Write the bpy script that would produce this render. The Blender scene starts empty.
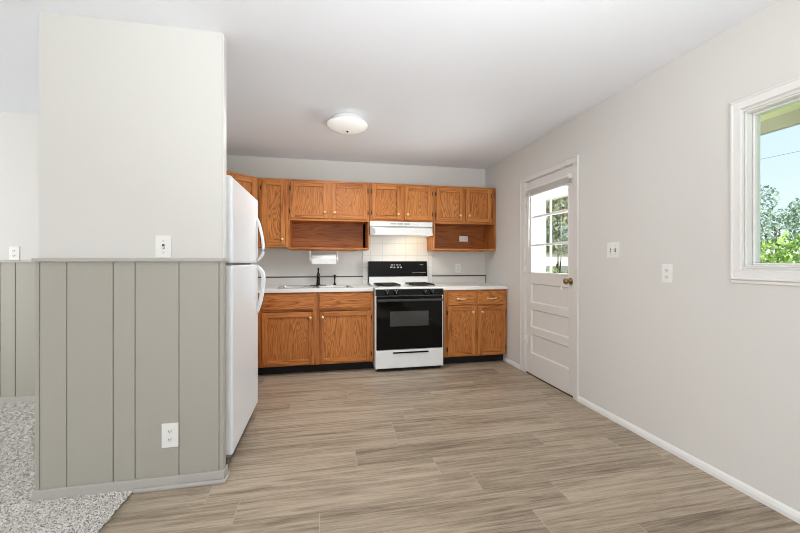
import bpy, bmesh, math, random
from mathutils import Vector, Matrix
random.seed(7)
S = bpy.context.scene
COL = S.collection
PI = math.pi

# ------------------------------------------------------------------ camera
cam_d = bpy.data.cameras.new('camera')
cam = bpy.data.objects.new('camera', cam_d)
COL.objects.link(cam)
cam_d.sensor_fit = 'HORIZONTAL'
cam_d.sensor_width = 36.0
cam_d.lens = 364.04 / 800 * 36.0
cam_d.shift_y = -(266.5 - 261.93) / 800
cam_d.clip_start = 0.02
cam.location = (0, 0, 1.1892)
cam.rotation_euler = (PI / 2, 0, -0.2043)
S.camera = cam

# ------------------------------------------------------------------ exposure
S.view_settings.view_transform = 'Standard'
S.view_settings.look = 'None'
S.view_settings.exposure = 0.0
S.view_settings.gamma = 1.0
S.view_settings.use_curve_mapping = False
S.cycles.filter_width = 1.0

# ------------------------------------------------------------------ sky
W = bpy.data.worlds.new('sky')
S.world = W
W.use_nodes = True
wn = W.node_tree
wn.nodes.clear()
w_out = wn.nodes.new('ShaderNodeOutputWorld')
w_bg = wn.nodes.new('ShaderNodeBackground')
w_tc = wn.nodes.new('ShaderNodeTexCoord')
w_sep = wn.nodes.new('ShaderNodeSeparateXYZ')
w_rmp = wn.nodes.new('ShaderNodeValToRGB')
w_noise = wn.nodes.new('ShaderNodeTexNoise')
w_crmp = wn.nodes.new('ShaderNodeValToRGB')
w_mix = wn.nodes.new('ShaderNodeMixRGB')
w_map = wn.nodes.new('ShaderNodeMapping')
w_rmp.color_ramp.elements[0].position = 0.0
w_rmp.color_ramp.elements[0].color = (0.80, 0.90, 1.0, 1)
w_rmp.color_ramp.elements[1].position = 0.55
w_rmp.color_ramp.elements[1].color = (0.42, 0.66, 0.98, 1)
w_map.inputs['Scale'].default_value = (1.0, 1.0, 2.6)
w_noise.inputs['Scale'].default_value = 2.6
w_noise.inputs['Detail'].default_value = 5
w_crmp.color_ramp.elements[0].position = 0.50
w_crmp.color_ramp.elements[1].position = 0.66
w_mix.inputs[2].default_value = (1, 1, 1, 1)
wn.links.new(w_tc.outputs['Generated'], w_sep.inputs[0])
wn.links.new(w_sep.outputs['Z'], w_rmp.inputs[0])
wn.links.new(w_tc.outputs['Generated'], w_map.inputs[0])
wn.links.new(w_map.outputs[0], w_noise.inputs['Vector'])
wn.links.new(w_noise.outputs['Fac'], w_crmp.inputs[0])
wn.links.new(w_crmp.outputs[0], w_mix.inputs[0])
wn.links.new(w_rmp.outputs[0], w_mix.inputs[1])
wn.links.new(w_mix.outputs[0], w_bg.inputs['Color'])
w_bg.inputs['Strength'].default_value = 1.25
wn.links.new(w_bg.outputs[0], w_out.inputs[0])

# ------------------------------------------------------------------ lights
def area(name, loc, direction, sx, sy, power, color=(1, 1, 1)):
    d = bpy.data.lights.new(name, 'AREA')
    d.shape = 'RECTANGLE'
    d.size, d.size_y = sx, sy
    d.energy = power
    d.color = color
    o = bpy.data.objects.new(name, d)
    COL.objects.link(o)
    o.location = loc
    o.rotation_euler = Vector(direction).to_track_quat('-Z', 'Z').to_euler()
    return o

sun_d = bpy.data.lights.new('sun', 'SUN')
sun_d.energy = 6.0
sun_d.angle = 0.01
sun_d.color = (1.0, 0.96, 0.88)
sun = bpy.data.objects.new('sun', sun_d)
COL.objects.link(sun)
sun.rotation_euler = Vector((0.14, 0.80, -0.72)).to_track_quat('-Z', 'Z').to_euler()
# area lamps added for daylight from unseen windows, left of and behind the camera
area('rear_window_light', (-0.6, -2.32, 1.35), (0, 1, 0.10), 3.6, 1.7, 50, (0.97, 0.98, 0.985))
area('living_window_light', (-4.85, 1.95, 1.45), (1, 0.0, 0.40), 2.4, 1.5, 62, (0.99, 0.985, 0.975))
# unseen fill light added behind the camera to brighten the ceiling
fl = area('ceiling_fill_light', (0.75, -0.75, 0.95), (-0.05, 1, 0.95), 0.6, 0.6, 23, (0.93, 0.965, 1.0))
fl.data.spread = math.radians(84)
# out-of-view area lamp added on the porch, for daylight through the door glass
area('porch_daylight_lamp', (2.62, 2.92, 1.50), (-1, 0.08, 0.02), 1.0, 0.9, 56, (0.95, 0.975, 1.0))

# ================================================================== materials
def lin(r, g, b):
    f = lambda c: ((c / 255 + 0.055) / 1.055) ** 2.4 if c / 255 > 0.04045 else c / 255 / 12.92
    return (f(r), f(g), f(b), 1)

class NT:
    def __init__(s, name):
        s.m = bpy.data.materials.new(name)
        s.m.use_nodes = True
        s.t = s.m.node_tree
        s.t.nodes.clear()
        s.out = s.n('ShaderNodeOutputMaterial')
    def n(s, typ, **kw):
        nd = s.t.nodes.new(typ)
        for k, v in kw.items():
            setattr(nd, k, v)
        return nd
    def put(s, sock, v):
        if v is None:
            return
        if isinstance(v, bpy.types.NodeSocket):
            s.t.links.new(v, sock)
        else:
            sock.default_value = v
    def math(s, op, a, b=None, c=None):
        nd = s.n('ShaderNodeMath', operation=op)
        for i, v in enumerate((a, b, c)):
            s.put(nd.inputs[i], v)
        return nd.outputs[0]
    def xyz(s, v):
        nd = s.n('ShaderNodeSeparateXYZ')
        s.put(nd.inputs[0], v)
        return nd.outputs
    def vec(s, x, y, z):
        nd = s.n('ShaderNodeCombineXYZ')
        for i, v in enumerate((x, y, z)):
            s.put(nd.inputs[i], v)
        return nd.outputs[0]
    def mapping(s, v, scale=(1, 1, 1), loc=(0, 0, 0)):
        nd = s.n('ShaderNodeMapping')
        s.put(nd.inputs['Vector'], v)
        nd.inputs['Scale'].default_value = scale
        s.put(nd.inputs['Location'], loc)
        return nd.outputs[0]
    def noise(s, v, scale=1.0, detail=2.0, rough=0.5, dist=0.0):
        nd = s.n('ShaderNodeTexNoise')
        s.put(nd.inputs['Vector'], v)
        nd.inputs['Scale'].default_value = scale
        nd.inputs['Detail'].default_value = detail
        nd.inputs['Roughness'].default_value = rough
        nd.inputs['Distortion'].default_value = dist
        return nd.outputs['Fac']
    def white(s, v):
        nd = s.n('ShaderNodeTexWhiteNoise', noise_dimensions='3D')
        s.put(nd.inputs['Vector'], v)
        return nd.outputs['Value']
    def ramp(s, f, stops):
        nd = s.n('ShaderNodeValToRGB')
        e = nd.color_ramp.elements
        while len(e) < len(stops):
            e.new(0.5)
        for el, (p, c) in zip(e, stops):
            el.position = p
            el.color = c if len(c) == 4 else (*c, 1)
        s.put(nd.inputs[0], f)
        return nd.outputs[0]
    def mix(s, f, a, b, mode='MIX'):
        nd = s.n('ShaderNodeMixRGB', blend_type=mode)
        s.put(nd.inputs[0], f)
        s.put(nd.inputs[1], a)
        s.put(nd.inputs[2], b)
        return nd.outputs[0]
    def bump(s, h, strength=0.2, dist=0.01):
        nd = s.n('ShaderNodeBump')
        s.put(nd.inputs['Height'], h)
        nd.inputs['Strength'].default_value = strength
        nd.inputs['Distance'].default_value = dist
        return nd.outputs[0]
    def obj(s):
        return s.n('ShaderNodeTexCoord').outputs['Object']
    def rnd(s):
        return s.n('ShaderNodeObjectInfo').outputs['Random']
    def bsdf(s, color, rough=0.5, metal=0.0, normal=None, emit=None, emit_s=0.0, spec=0.5, coat=0.0):
        nd = s.n('ShaderNodeBsdfPrincipled')
        s.put(nd.inputs['Base Color'], color)
        s.put(nd.inputs['Roughness'], rough)
        nd.inputs['Metallic'].default_value = metal
        nd.inputs['Specular IOR Level'].default_value = spec
        nd.inputs['Coat Weight'].default_value = coat
        nd.inputs['Coat Roughness'].default_value = 0.05
        s.put(nd.inputs['Normal'], normal)
        if emit:
            nd.inputs['Emission Color'].default_value = emit
            nd.inputs['Emission Strength'].default_value = emit_s
        s.t.links.new(nd.outputs[0], s.out.inputs[0])
        return s.m

def paint(name, rgb, rough=0.55, bump=0.05, spec=0.4, scale=90, coat=0.0):
    t = NT(name)
    o = t.obj()
    n1 = t.noise(o, 1.3, 2)
    c = lin(*rgb)
    c2 = tuple(x * 0.965 for x in c[:3]) + (1,)
    col = t.mix(n1, c, c2)
    nb = t.bump(t.noise(o, scale, 2), bump, 0.004) if bump else None
    return t.bsdf(col, rough, normal=nb, spec=spec, coat=coat)

def plain(name, rgb, rough=0.4, metal=0.0, spec=0.5, coat=0.0):
    t = NT(name)
    o = t.obj()
    c = lin(*rgb)
    c2 = tuple(x * 0.94 for x in c[:3]) + (1,)
    col = t.mix(t.noise(o, 14, 2), c, c2)
    return t.bsdf(col, rough, metal, spec=spec, coat=coat)

def oak(name, axis, freq=100.0, fig=1.0, shade_stain=0.0):
    """golden oak: cathedral figure from a stretched field, sharp dark late wood, fine open pores"""
    t = NT(name)
    o = t.obj()
    r = t.rnd()
    off = t.vec(t.math('MULTIPLY', r, 31.0), t.math('MULTIPLY', r, 17.0), t.math('MULTIPLY', r, 23.0))
    ad = t.n('ShaderNodeVectorMath', operation='ADD')
    t.put(ad.inputs[0], o); t.put(ad.inputs[1], off)
    v = ad.outputs[0]
    def st(al, ac):
        s = [ac, ac, ac]
        s[axis] = al
        return tuple(s)
    f = t.noise(t.mapping(v, st(1.25 * fig, 8.0)), 1.0, 1.8, 0.45, 0.08)
    saw = t.math('FRACT', t.math('MULTIPLY', f, freq / 6.283))
    ring = t.ramp(saw, [(0.0, (0.15, 0.15, 0.15)), (0.12, (0.75, 0.75, 0.75)), (0.45, (1, 1, 1)), (0.80, (0.55, 0.55, 0.55)), (0.95, (0, 0, 0))])
    pore = t.noise(t.mapping(v, st(9, 230)), 1.0, 2, 0.6)
    pore = t.ramp(pore, [(0.38, (0, 0, 0)), (0.58, (1, 1, 1))])
    tone = t.noise(t.mapping(v, st(0.8, 2.0)), 1.0, 2)
    light = t.mix(tone, lin(216, 143, 76), lin(200, 126, 62))
    dark = t.mix(tone, lin(132, 70, 30), lin(114, 57, 23))
    g = t.math('MULTIPLY_ADD', ring, 0.62, t.math('MULTIPLY', pore, 0.38))
    col = t.mix(g, dark, light)
    col = t.mix(t.math('MULTIPLY', r, 0.14), col, lin(150, 84, 38))
    if shade_stain: col = t.mix(shade_stain, col, lin(128, 60, 24))
    nb = t.bump(g, 0.06, 0.002)
    return t.bsdf(col, 0.45, normal=nb, spec=0.28)

M = {}
M['wall'] = paint('wall_paint', (224, 222, 217), 0.62)
M['wall_back'] = M['wall']
M['ceil'] = paint('ceiling_paint', (239, 241, 246), 0.75, 0.10, scale=60)
M['trim'] = paint('white_trim_paint', (236, 235, 232), 0.38, 0.02)
M['door'] = paint('white_door_paint', (229, 226, 221), 0.42, 0.02)
M['wains'] = paint('grey_panel_paint', (177, 173, 162), 0.42, 0.03)
M['wains_trim'] = paint('grey_trim_paint', (189, 185, 178), 0.42, 0.02)
M['oak_v'] = oak('oak_upright_grain', 2, 60, 0.30)
M['oak_h'] = oak('oak_level_grain', 0, 60, 0.35)
M['oak_panel'] = oak('oak_cathedral_panel', 2, 140, 1.0)
M['oak_shaded'] = oak('oak_shaded_level_grain', 0, 60, 0.7, 0.5)  # reddish stain that also carries the open shelves' shade in its colour
M['oak_wide'] = oak('oak_wide_level_grain', 0, 80, 1.0)
M['toe'] = plain('dark_toe_kick', (12, 10, 9), 0.8)
M['brass'] = plain('polished_brass', (246, 220, 164), 0.30, 0.55)
M['brass_old'] = plain('aged_brass', (150, 124, 84), 0.35, 1.0)
M['hinge'] = plain('dark_hinge', (84, 56, 32), 0.5, 0.3)
M['counter'] = plain('pale_laminate', (236, 233, 228), 0.28)
M['splash'] = plain('pale_splash_laminate', (216, 213, 207), 0.35)
M['splashcap'] = plain('dark_cap_strip', (70, 58, 52), 0.45)
M['white_app'] = plain('white_enamel', (238, 239, 238), 0.25, coat=0.2)
M['fridge'] = paint('white_appliance_paint', (240, 243, 245), 0.33, 0.03, scale=260, coat=0.1)
M['gasket'] = plain('grey_gasket', (150, 150, 148), 0.6)
M['black_glass'] = plain('black_oven_glass', (5, 5, 5), 0.06, spec=0.22)
M['black'] = plain('black_enamel', (12, 12, 12), 0.22, spec=0.2)
M['iron'] = plain('cast_iron', (22, 21, 20), 0.55)
M['chrome'] = plain('brushed_steel', (198, 198, 196), 0.24, 1.0)
M['bronze'] = plain('dark_bronze', (46, 40, 36), 0.30, 0.85)
M['plastic'] = plain('white_plastic', (244, 243, 239), 0.35)
M['slot'] = plain('dark_slot', (62, 60, 57), 0.6)
M['grey_mark'] = plain('grey_marking', (168, 168, 164), 0.5)
M['paper'] = paint('paper_towel', (240, 239, 236), 0.9, 0.25, scale=160)
M['hood'] = plain('hood_enamel', (232, 230, 226), 0.3)
M['hood_grey'] = plain('hood_grey', (176, 173, 166), 0.4)
M['blind'] = plain('blind_slats', (222, 218, 212), 0.5)
M['porch'] = paint('white_porch_boards', (238, 236, 230), 0.5, 0.02)
M['soffit'] = paint('cream_soffit', (238, 232, 190), 0.6, 0.02)
M['fascia'] = paint('grey_fascia', (176, 172, 150), 0.6, 0.02)
M['wire'] = plain('cable', (150, 160, 168), 0.6)
M['bark'] = paint('bark', (104, 92, 78), 0.9, 0.3, scale=25)

def lamp_mat(name, rgb, s):
    t = NT(name)
    return t.bsdf(lin(*rgb), 0.35, emit=lin(255, 252, 246), emit_s=s)
M['diffuser'] = lamp_mat('frosted_glass_lit', (248, 248, 246), 0.18)
M['hoodbulb'] = lamp_mat('hood_bulb_lens', (255, 236, 200), 1.4)

def glass_mat():
    t = NT('window_glass')
    fr = t.n('ShaderNodeFresnel')
    fr.inputs['IOR'].default_value = 1.45
    tr = t.n('ShaderNodeBsdfTransparent')
    tr.inputs[0].default_value = (0.97, 0.985, 0.98, 1)
    gl = t.n('ShaderNodeBsdfGlossy')
    gl.inputs['Roughness'].default_value = 0.02
    mx = t.n('ShaderNodeMixShader')
    t.t.links.new(t.math('MULTIPLY', fr.outputs[0], 0.35), mx.inputs[0])
    t.t.links.new(tr.outputs[0], mx.inputs[1])
    t.t.links.new(gl.outputs[0], mx.inputs[2])
    t.t.links.new(mx.outputs[0], t.out.inputs[0])
    return t.m
M['glass'] = glass_mat()

def floor_mat():
    t = NT('vinyl_planks')
    x, y, z = t.xyz(t.obj())
    Wd, L = 0.182, 1.22
    ry = t.math('DIVIDE', t.math('ADD', y, 0.055), Wd)
    row = t.math('FLOOR', ry)
    off = t.math('MULTIPLY', t.white(t.vec(row, 3.3, 1.7)), L)
    ux = t.math('DIVIDE', t.math('ADD', x, off), L)
    colm = t.math('FLOOR', ux)
    pid = t.white(t.vec(row, colm, 0.5))
    pid2 = t.white(t.vec(row, colm, 9.5))
    gx = t.math('MULTIPLY_ADD', pid, 47.0, x)
    gy = t.math('MULTIPLY_ADD', pid2, 31.0, y)
    g3 = t.vec(gx, gy, t.math('MULTIPLY', pid, 13.0))
    big = t.noise(t.mapping(g3, (0.9, 11.0, 1)), 1.0, 3, 0.5, 0.35)
    wav = t.math('FRACT', t.math('MULTIPLY', t.noise(t.mapping(g3, (0.55, 9.0, 1)), 1.0, 1.5, 0.4, 0.05), 9.0))
    cath = t.ramp(wav, [(0.0, (0.1, 0.1, 0.1)), (0.15, (0.8, 0.8, 0.8)), (0.5, (1, 1, 1)), (0.95, (0, 0, 0))])
    fine = t.noise(t.mapping(g3, (9, 210, 1)), 1.0, 3, 0.7)
    mid = t.noise(t.mapping(g3, (1.9, 62, 1)), 1.0, 3, 0.65, 0.1)
    fac = t.math('MULTIPLY', big, 0.26)
    fac = t.math('MULTIPLY_ADD', cath, 0.06, fac)
    fac = t.math('MULTIPLY_ADD', fine, 0.32, fac)
    fac = t.math('MULTIPLY_ADD', mid, 0.34, fac)
    fac = t.math('MULTIPLY_ADD', t.math('SUBTRACT', pid2, 0.5), 0.05, fac)
    c = t.ramp(fac, [(0.36, lin(112, 97, 81)), (0.455, lin(152, 136, 117)), (0.54, lin(178, 162, 141)), (0.66, lin(196, 181, 161))])
    lines = t.ramp(t.noise(t.mapping(g3, (2.6, 105, 1)), 1.0, 3, 0.6, 0.25), [(0.30, (1, 1, 1)), (0.43, (0, 0, 0))])
    lmask = t.ramp(t.noise(t.mapping(g3, (0.8, 7.0, 4)), 1.0, 2), [(0.42, (0, 0, 0)), (0.62, (1, 1, 1))])
    c = t.mix(t.math('MULTIPLY', t.math('MULTIPLY', lines, lmask), 0.55), c, lin(92, 77, 62))
    fy = t.math('FRACT', ry); fx = t.math('FRACT', ux)
    dy = t.math('MULTIPLY', t.math('MINIMUM', fy, t.math('SUBTRACT', 1.0, fy)), Wd)
    dx = t.math('MULTIPLY', t.math('MINIMUM', fx, t.math('SUBTRACT', 1.0, fx)), L)
    d = t.math('MINIMUM', dx, dy)
    seam = t.math('LESS_THAN', d, 0.0014)
    seamx = t.math('LESS_THAN', dx, 0.0018)
    c = t.mix(t.math('MULTIPLY', seam, 0.40), c, lin(92, 80, 68))
    c = t.mix(t.math('MULTIPLY', seamx, 0.45), c, lin(212, 204, 190))
    nb = t.bump(t.math('SUBTRACT', fine, t.math('MULTIPLY', seam, 1.0)), 0.10, 0.002)
    return t.bsdf(c, t.math('MULTIPLY_ADD', fine, 0.16, 0.34), normal=nb, spec=0.42)
M['floor'] = floor_mat()

def carpet_mat():
    t = NT('speckled_carpet')
    o = t.obj()
    a = t.noise(o, 150, 2, 0.7)
    b = t.noise(o, 330, 2, 0.6)
    f = t.math('MULTIPLY_ADD', a, 0.72, t.math('MULTIPLY', b, 0.28))
    c = t.ramp(f, [(0.38, lin(84, 80, 76)), (0.455, lin(186, 181, 174)), (0.52, lin(226, 221, 214)), (0.64, lin(246, 243, 238))])
    return t.bsdf(c, 0.95, normal=t.bump(a, 0.6, 0.01), spec=0.1)
M['carpet'] = carpet_mat()

def tile_mat():
    t = NT('white_wall_tile')
    x, y, z = t.xyz(t.obj())
    s = 0.152
    fx = t.math('FRACT', t.math('DIVIDE', t.math('ADD', x, 0.043), s))
    fz = t.math('FRACT', t.math('DIVIDE', t.math('ADD', z, 0.095), s))
    ex = t.math('MINIMUM', fx, t.math('SUBTRACT', 1.0, fx))
    ez = t.math('MINIMUM', fz, t.math('SUBTRACT', 1.0, fz))
    g = t.math('LESS_THAN', t.math('MINIMUM', ex, ez), 0.012)
    c = t.mix(g, lin(238, 236, 232), lin(205, 202, 196))
    return t.bsdf(c, 0.25, normal=t.bump(t.math('SUBTRACT', 1.0, g), 0.2, 0.003))
M['tile'] = tile_mat()

def leaf_mat(name, a, b):
    t = NT(name)
    o = t.obj()
    n = t.noise(o, 4.0, 3, 0.7)
    c = t.ramp(n, [(0.35, lin(*a)), (0.65, lin(*b))])
    return t.bsdf(c, 0.6, spec=0.3)
M['leaf_light'] = leaf_mat('light_leaves', (120, 156, 66), (196, 220, 128))
M['leaf_dark'] = leaf_mat('dark_leaves', (112, 138, 112), (186, 204, 176))
M['leaf_bush'] = leaf_mat('bush_leaves', (96, 134, 52), (186, 210, 112))
M['lawn'] = leaf_mat('lawn_grass', (92, 120, 60), (140, 164, 90))

# ================================================================== mesh helpers
class MB:
    def __init__(s):
        s.b = bmesh.new()
    def _add(s, fn, mi=0, smooth=False):
        old = set(s.b.faces)
        fn(s.b)
        for f in s.b.faces:
            if f not in old:
                f.material_index = mi
                f.smooth = smooth
        return s
    def box(s, x0, x1, y0, y1, z0, z1, bev=0.0, seg=1, mi=0, smooth=False):
        if x1 < x0: x0, x1 = x1, x0
        if y1 < y0: y0, y1 = y1, y0
        if z1 < z0: z0, z1 = z1, z0
        t = bmesh.new()
        bmesh.ops.create_cube(t, size=1)
        for v in t.verts:
            v.co = ((x0 + x1) / 2 + v.co.x * (x1 - x0), (y0 + y1) / 2 + v.co.y * (y1 - y0), (z0 + z1) / 2 + v.co.z * (z1 - z0))
        if bev:
            bev = min(bev, 0.45 * min(x1 - x0, y1 - y0, z1 - z0))
            bmesh.ops.bevel(t, geom=list(t.edges), offset=bev, segments=seg, affect='EDGES', profile=0.5)
        s._merge(t, mi, smooth)
        return s
    def _merge(s, t, mi=0, smooth=False):
        bmesh.ops.recalc_face_normals(t, faces=list(t.faces))
        for f in t.faces:
            f.material_index = mi
            f.smooth = smooth
        me = bpy.data.meshes.new('tmp')
        t.to_mesh(me)
        t.free()
        s.b.from_mesh(me)
        bpy.data.meshes.remove(me)
    def prism(s, pts, axis, a, b, mi=0, bev=0.0):
        """pts: outline in the two axes other than `axis`, extruded from a to b"""
        t = bmesh.new()
        def mk(p, c):
            if axis == 0: return (c, p[0], p[1])
            if axis == 1: return (p[0], c, p[1])
            return (p[0], p[1], c)
        A = [t.verts.new(mk(p, a)) for p in pts]
        B = [t.verts.new(mk(p, b)) for p in pts]
        t.faces.new(A); t.faces.new(B[::-1])
        n = len(pts)
        for i in range(n):
            t.faces.new((A[i], A[(i + 1) % n], B[(i + 1) % n], B[i]))
        if bev:
            bmesh.ops.recalc_face_normals(t, faces=list(t.faces))
            bmesh.ops.bevel(t, geom=list(t.edges), offset=bev, segments=2, affect='EDGES', profile=0.5)
        s._merge(t, mi)
        return s
    def lathe(s, prof, org, axis=(0, 0, 1), n=24, mi=0):
        """prof: (radius, height) pairs along axis from org"""
        t = bmesh.new()
        R = Vector(axis).normalized().to_track_quat('Z', 'Y').to_matrix()
        O = Vector(org)
        rings = []
        for r, h in prof:
            if r < 1e-6:
                rings.append([t.verts.new(O + R @ Vector((0, 0, h)))])
            else:
                rings.append([t.verts.new(O + R @ Vector((r * math.cos(2 * PI * k / n), r * math.sin(2 * PI * k / n), h))) for k in range(n)])
        for a, b in zip(rings, rings[1:]):
            if len(a) == 1 and len(b) == 1: continue
            for k in range(n):
                k2 = (k + 1) % n
                if len(a) == 1: t.faces.new((a[0], b[k2], b[k]))
                elif len(b) == 1: t.faces.new((a[k], a[k2], b[0]))
                else: t.faces.new((a[k], a[k2], b[k2], b[k]))
        if len(rings[0]) > 1: t.faces.new(rings[0][::-1])
        if len(rings[-1]) > 1: t.faces.new(rings[-1])
        s._merge(t, mi, True)
        return s
    def tube(s, pts, r, n=10, mi=0, flat=None):
        """swept tube; r a number or a list; flat=(sx, sy) squashes the section"""
        t = bmesh.new()
        P = [Vector(p) for p in pts]
        rs = r if isinstance(r, (list, tuple)) else [r] * len(P)
        up = Vector((0, 0, 1))
        d0 = (P[1] - P[0]).normalized()
        if abs(d0.z) > 0.9: up = Vector((0, 1, 0))
        rings = []
        for i, p in enumerate(P):
            d = (P[min(i + 1, len(P) - 1)] - P[max(i - 1, 0)]).normalized()
            u = d.cross(up)
            if u.length < 1e-4: u = d.cross(Vector((1, 0, 0)))
            u.normalize()
            w = u.cross(d).normalized()
            fx, fy = flat or (1, 1)
            rings.append([t.verts.new(p + u * rs[i] * fx * math.cos(2 * PI * k / n) + w * rs[i] * fy * math.sin(2 * PI * k / n)) for k in range(n)])
        for a, b in zip(rings, rings[1:]):
            for k in range(n):
                t.faces.new((a[k], a[(k + 1) % n], b[(k + 1) % n], b[k]))
        t.faces.new(rings[0][::-1]); t.faces.new(rings[-1])
        s._merge(t, mi, True)
        return s
    def build(s, name, mats, root=None, org=(0, 0, 0), parent=None):
        me = bpy.data.meshes.new(name)
        o = Vector(org)
        for v in s.b.verts:
            v.co -= o
        s.b.to_mesh(me)
        s.b.free()
        for m in (mats if isinstance(mats, (list, tuple)) else [mats]):
            me.materials.append(m)
        ob = bpy.data.objects.new(name, me)
        COL.objects.link(ob)
        if parent is not None:
            ob.parent = parent
        else:
            ob.location = o
        return ob

def tag(o, label, cat, group=None, kind=None):
    if label: o['label'] = label
    if cat: o['category'] = cat
    if group: o['group'] = group
    if kind: o['kind'] = kind
    return o

class Thing:
    """an Empty at the thing's base; parts are meshes given in world coordinates"""
    def __init__(s, name, label, cat, loc, group=None, kind=None, local=False, rotz=0):
        s.e = bpy.data.objects.new(name, None)
        s.e.empty_display_size = 0.1
        COL.objects.link(s.e)
        s.e.location = loc
        s.e.rotation_euler = (0, 0, rotz)
        s.org = (0, 0, 0) if local else loc
        tag(s.e, label, cat, group, kind)
    def part(s, name, mb, mat, parent=None, label=None, kind=None):
        o = mb.build(name, mat, org=s.org, parent=parent or s.e)
        if label: o['label'] = label
        if kind: o['kind'] = kind
        return o

def struct(name, mb, mat, label, cat='room', org=(0, 0, 0)):
    o = mb.build(name, mat, org=org)
    return tag(o, label, cat, kind='structure')

# ================================================================== room
R = 2.1256      # right wall face
D = 4.579       # back wall face
H = 2.44
XP0, XP1 = -1.396, -0.545   # partition end wall
YP0, YP1 = 2.142, 2.200
XK = -1.31      # kitchen left wall inner face
YL = 3.655      # living room far wall
XL = -4.95
YR = -2.42
CX = -0.965     # carpet / plank line

b = MB()
b.box(CX, R + 0.1, YR, YP1, -0.06, 0.0)
b.box(XP0 + 0.02, R + 0.1, YP1, D + 0.1, -0.06, 0.0)
struct('floor', b, M['floor'], 'grey brown wood look vinyl plank floor of the kitchen', 'floor')

def carpet():
    t = bmesh.new()
    rnd = random.Random(3)
    def grid(x0, x1, y0, y1, st, amp):
        nx = int(round((x1 - x0) / st)); ny = int(round((y1 - y0) / st))
        V = [[t.verts.new((x0 + (x1 - x0) * i / nx, y0 + (y1 - y0) * j / ny, 0.006 + rnd.random() * amp)) for j in range(ny + 1)] for i in range(nx + 1)]
        for i in range(nx):
            for j in range(ny):
                t.faces.new((V[i][j], V[i + 1][j], V[i + 1][j + 1], V[i][j + 1]))
    grid(-3.2, XP0 + 0.01, YP0 + 0.0, YL, 0.0125, 0.014)
    grid(-3.2, CX, 1.2, YP0, 0.0125, 0.014)
    grid(XL, -3.2, 1.2, YL, 0.05, 0.01)
    grid(XL, CX, YR, 1.2, 0.05, 0.01)
    mb = MB()
    mb._merge(t, 0, False)
    # binding strip along the planks
    o = mb.build('carpet', M['carpet'])
    tag(o, 'light grey speckled carpet of the room left of the partition', 'carpet', kind='stuff')
carpet()
b = MB(); b.box(XL, CX, YR, YL, -0.06, 0.002); b.box(XL, XP0 + 0.02, YL - 0.2, YL + 0.1, -0.06, 0.002)
struct('floor_subfloor', b, M['fascia'], 'floor boards under the grey carpet', 'floor')

b = MB(); b.box(XL - 0.1, R + 0.1, YR - 0.1, D + 0.1, H, H + 0.08)
struct('ceiling', b, M['ceil'], 'smooth white ceiling over kitchen and carpeted room', 'ceiling')

b = MB(); b.box(XK - 0.0, R + 0.1, D, D + 0.1, 0, H)
struct('wall_back', b, M['wall'], 'light grey wall behind cabinets and stove', 'wall')

# right wall with the door and window openings
DY0, DY1, DZ = 2.792, 3.572, 2.045
WY0, WY1, WZ0, WZ1 = 0.30, 1.490, 1.158, 1.972
b = MB()
T = R + 0.085
b.box(R, T, YR, WY0, 0, H)
b.box(R, T, WY0, WY1, 0, WZ0)
b.box(R, T, WY0, WY1, WZ1, H)
b.box(R, T, WY1, DY0, 0, H)
b.box(R, T, DY0, DY1, DZ, H)
b.box(R, T, DY1, D + 0.1, 0, H)
struct('wall_right', b, M['wall'], 'warm light grey wall with door and window', 'wall')

# partition end wall: grey panelled wainscot below, painted drywall above
p = Thing('wall_partition', 'free standing partition wall, painted above and grey panelled below', 'wall', (XP0, YP0, 0), kind='structure')
ZC = 1.19
b = MB(); b.box(XP0, XP1, YP0, YP1, ZC, H); b.box(XP0, XK, YP1, D + 0.1, ZC, H)
p.part('plaster', b, M['wall'])
b = MB()
gro = [-1.384, -1.269, -1.064, -0.964, -0.757, -0.560]
xs = [XP0 - 0.008] + gro + [XP1 + 0.008]
for i in range(len(xs) - 1):
    x0 = xs[i] + (0.0016 if i else 0)
    x1 = xs[i + 1] - (0.0016 if i < len(xs) - 2 else 0)
    b.box(x0, x1, YP0 - 0.012, YP0 + 0.02, 0.0, ZC, 0.002)
b.box(XP0 - 0.002, XP1 + 0.002, YP0 - 0.004, YP1, 0.0, ZC)
b.box(XP0 - 0.002, XK, YP1, D + 0.1, 0.0, ZC)
y = YP1
for w in (0.2, 0.1, 0.21, 0.13, 0.18, 0.1, 0.2, 0.15, 0.14):
    b.box(XP0 - 0.007, XP0, y + 0.002, min(y + w, YL) - 0.002, 0, ZC, 0.002); y += w
p.part('wainscot', b, M['wains'], label='grey painted board panelling')
b = MB()
b.box(XP0 - 0.014, XP1 + 0.012, YP0 - 0.030, YP1 + 0.004, ZC, ZC + 0.018, 0.005, 2)
b.box(XP0 - 0.014, XP0 + 0.0, YP1, YL, ZC, ZC + 0.018, 0.005, 2)
p.part('cap_rail', b, M['wains_trim'])
# light corner strips on the right end
b = MB(); b.box(XP1, XP1 + 0.006, YP0 + 0.004, YP1, ZC + 0.018, H - 0.001, 0.002)
p.part('corner_bead', b, M['trim'])

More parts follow.
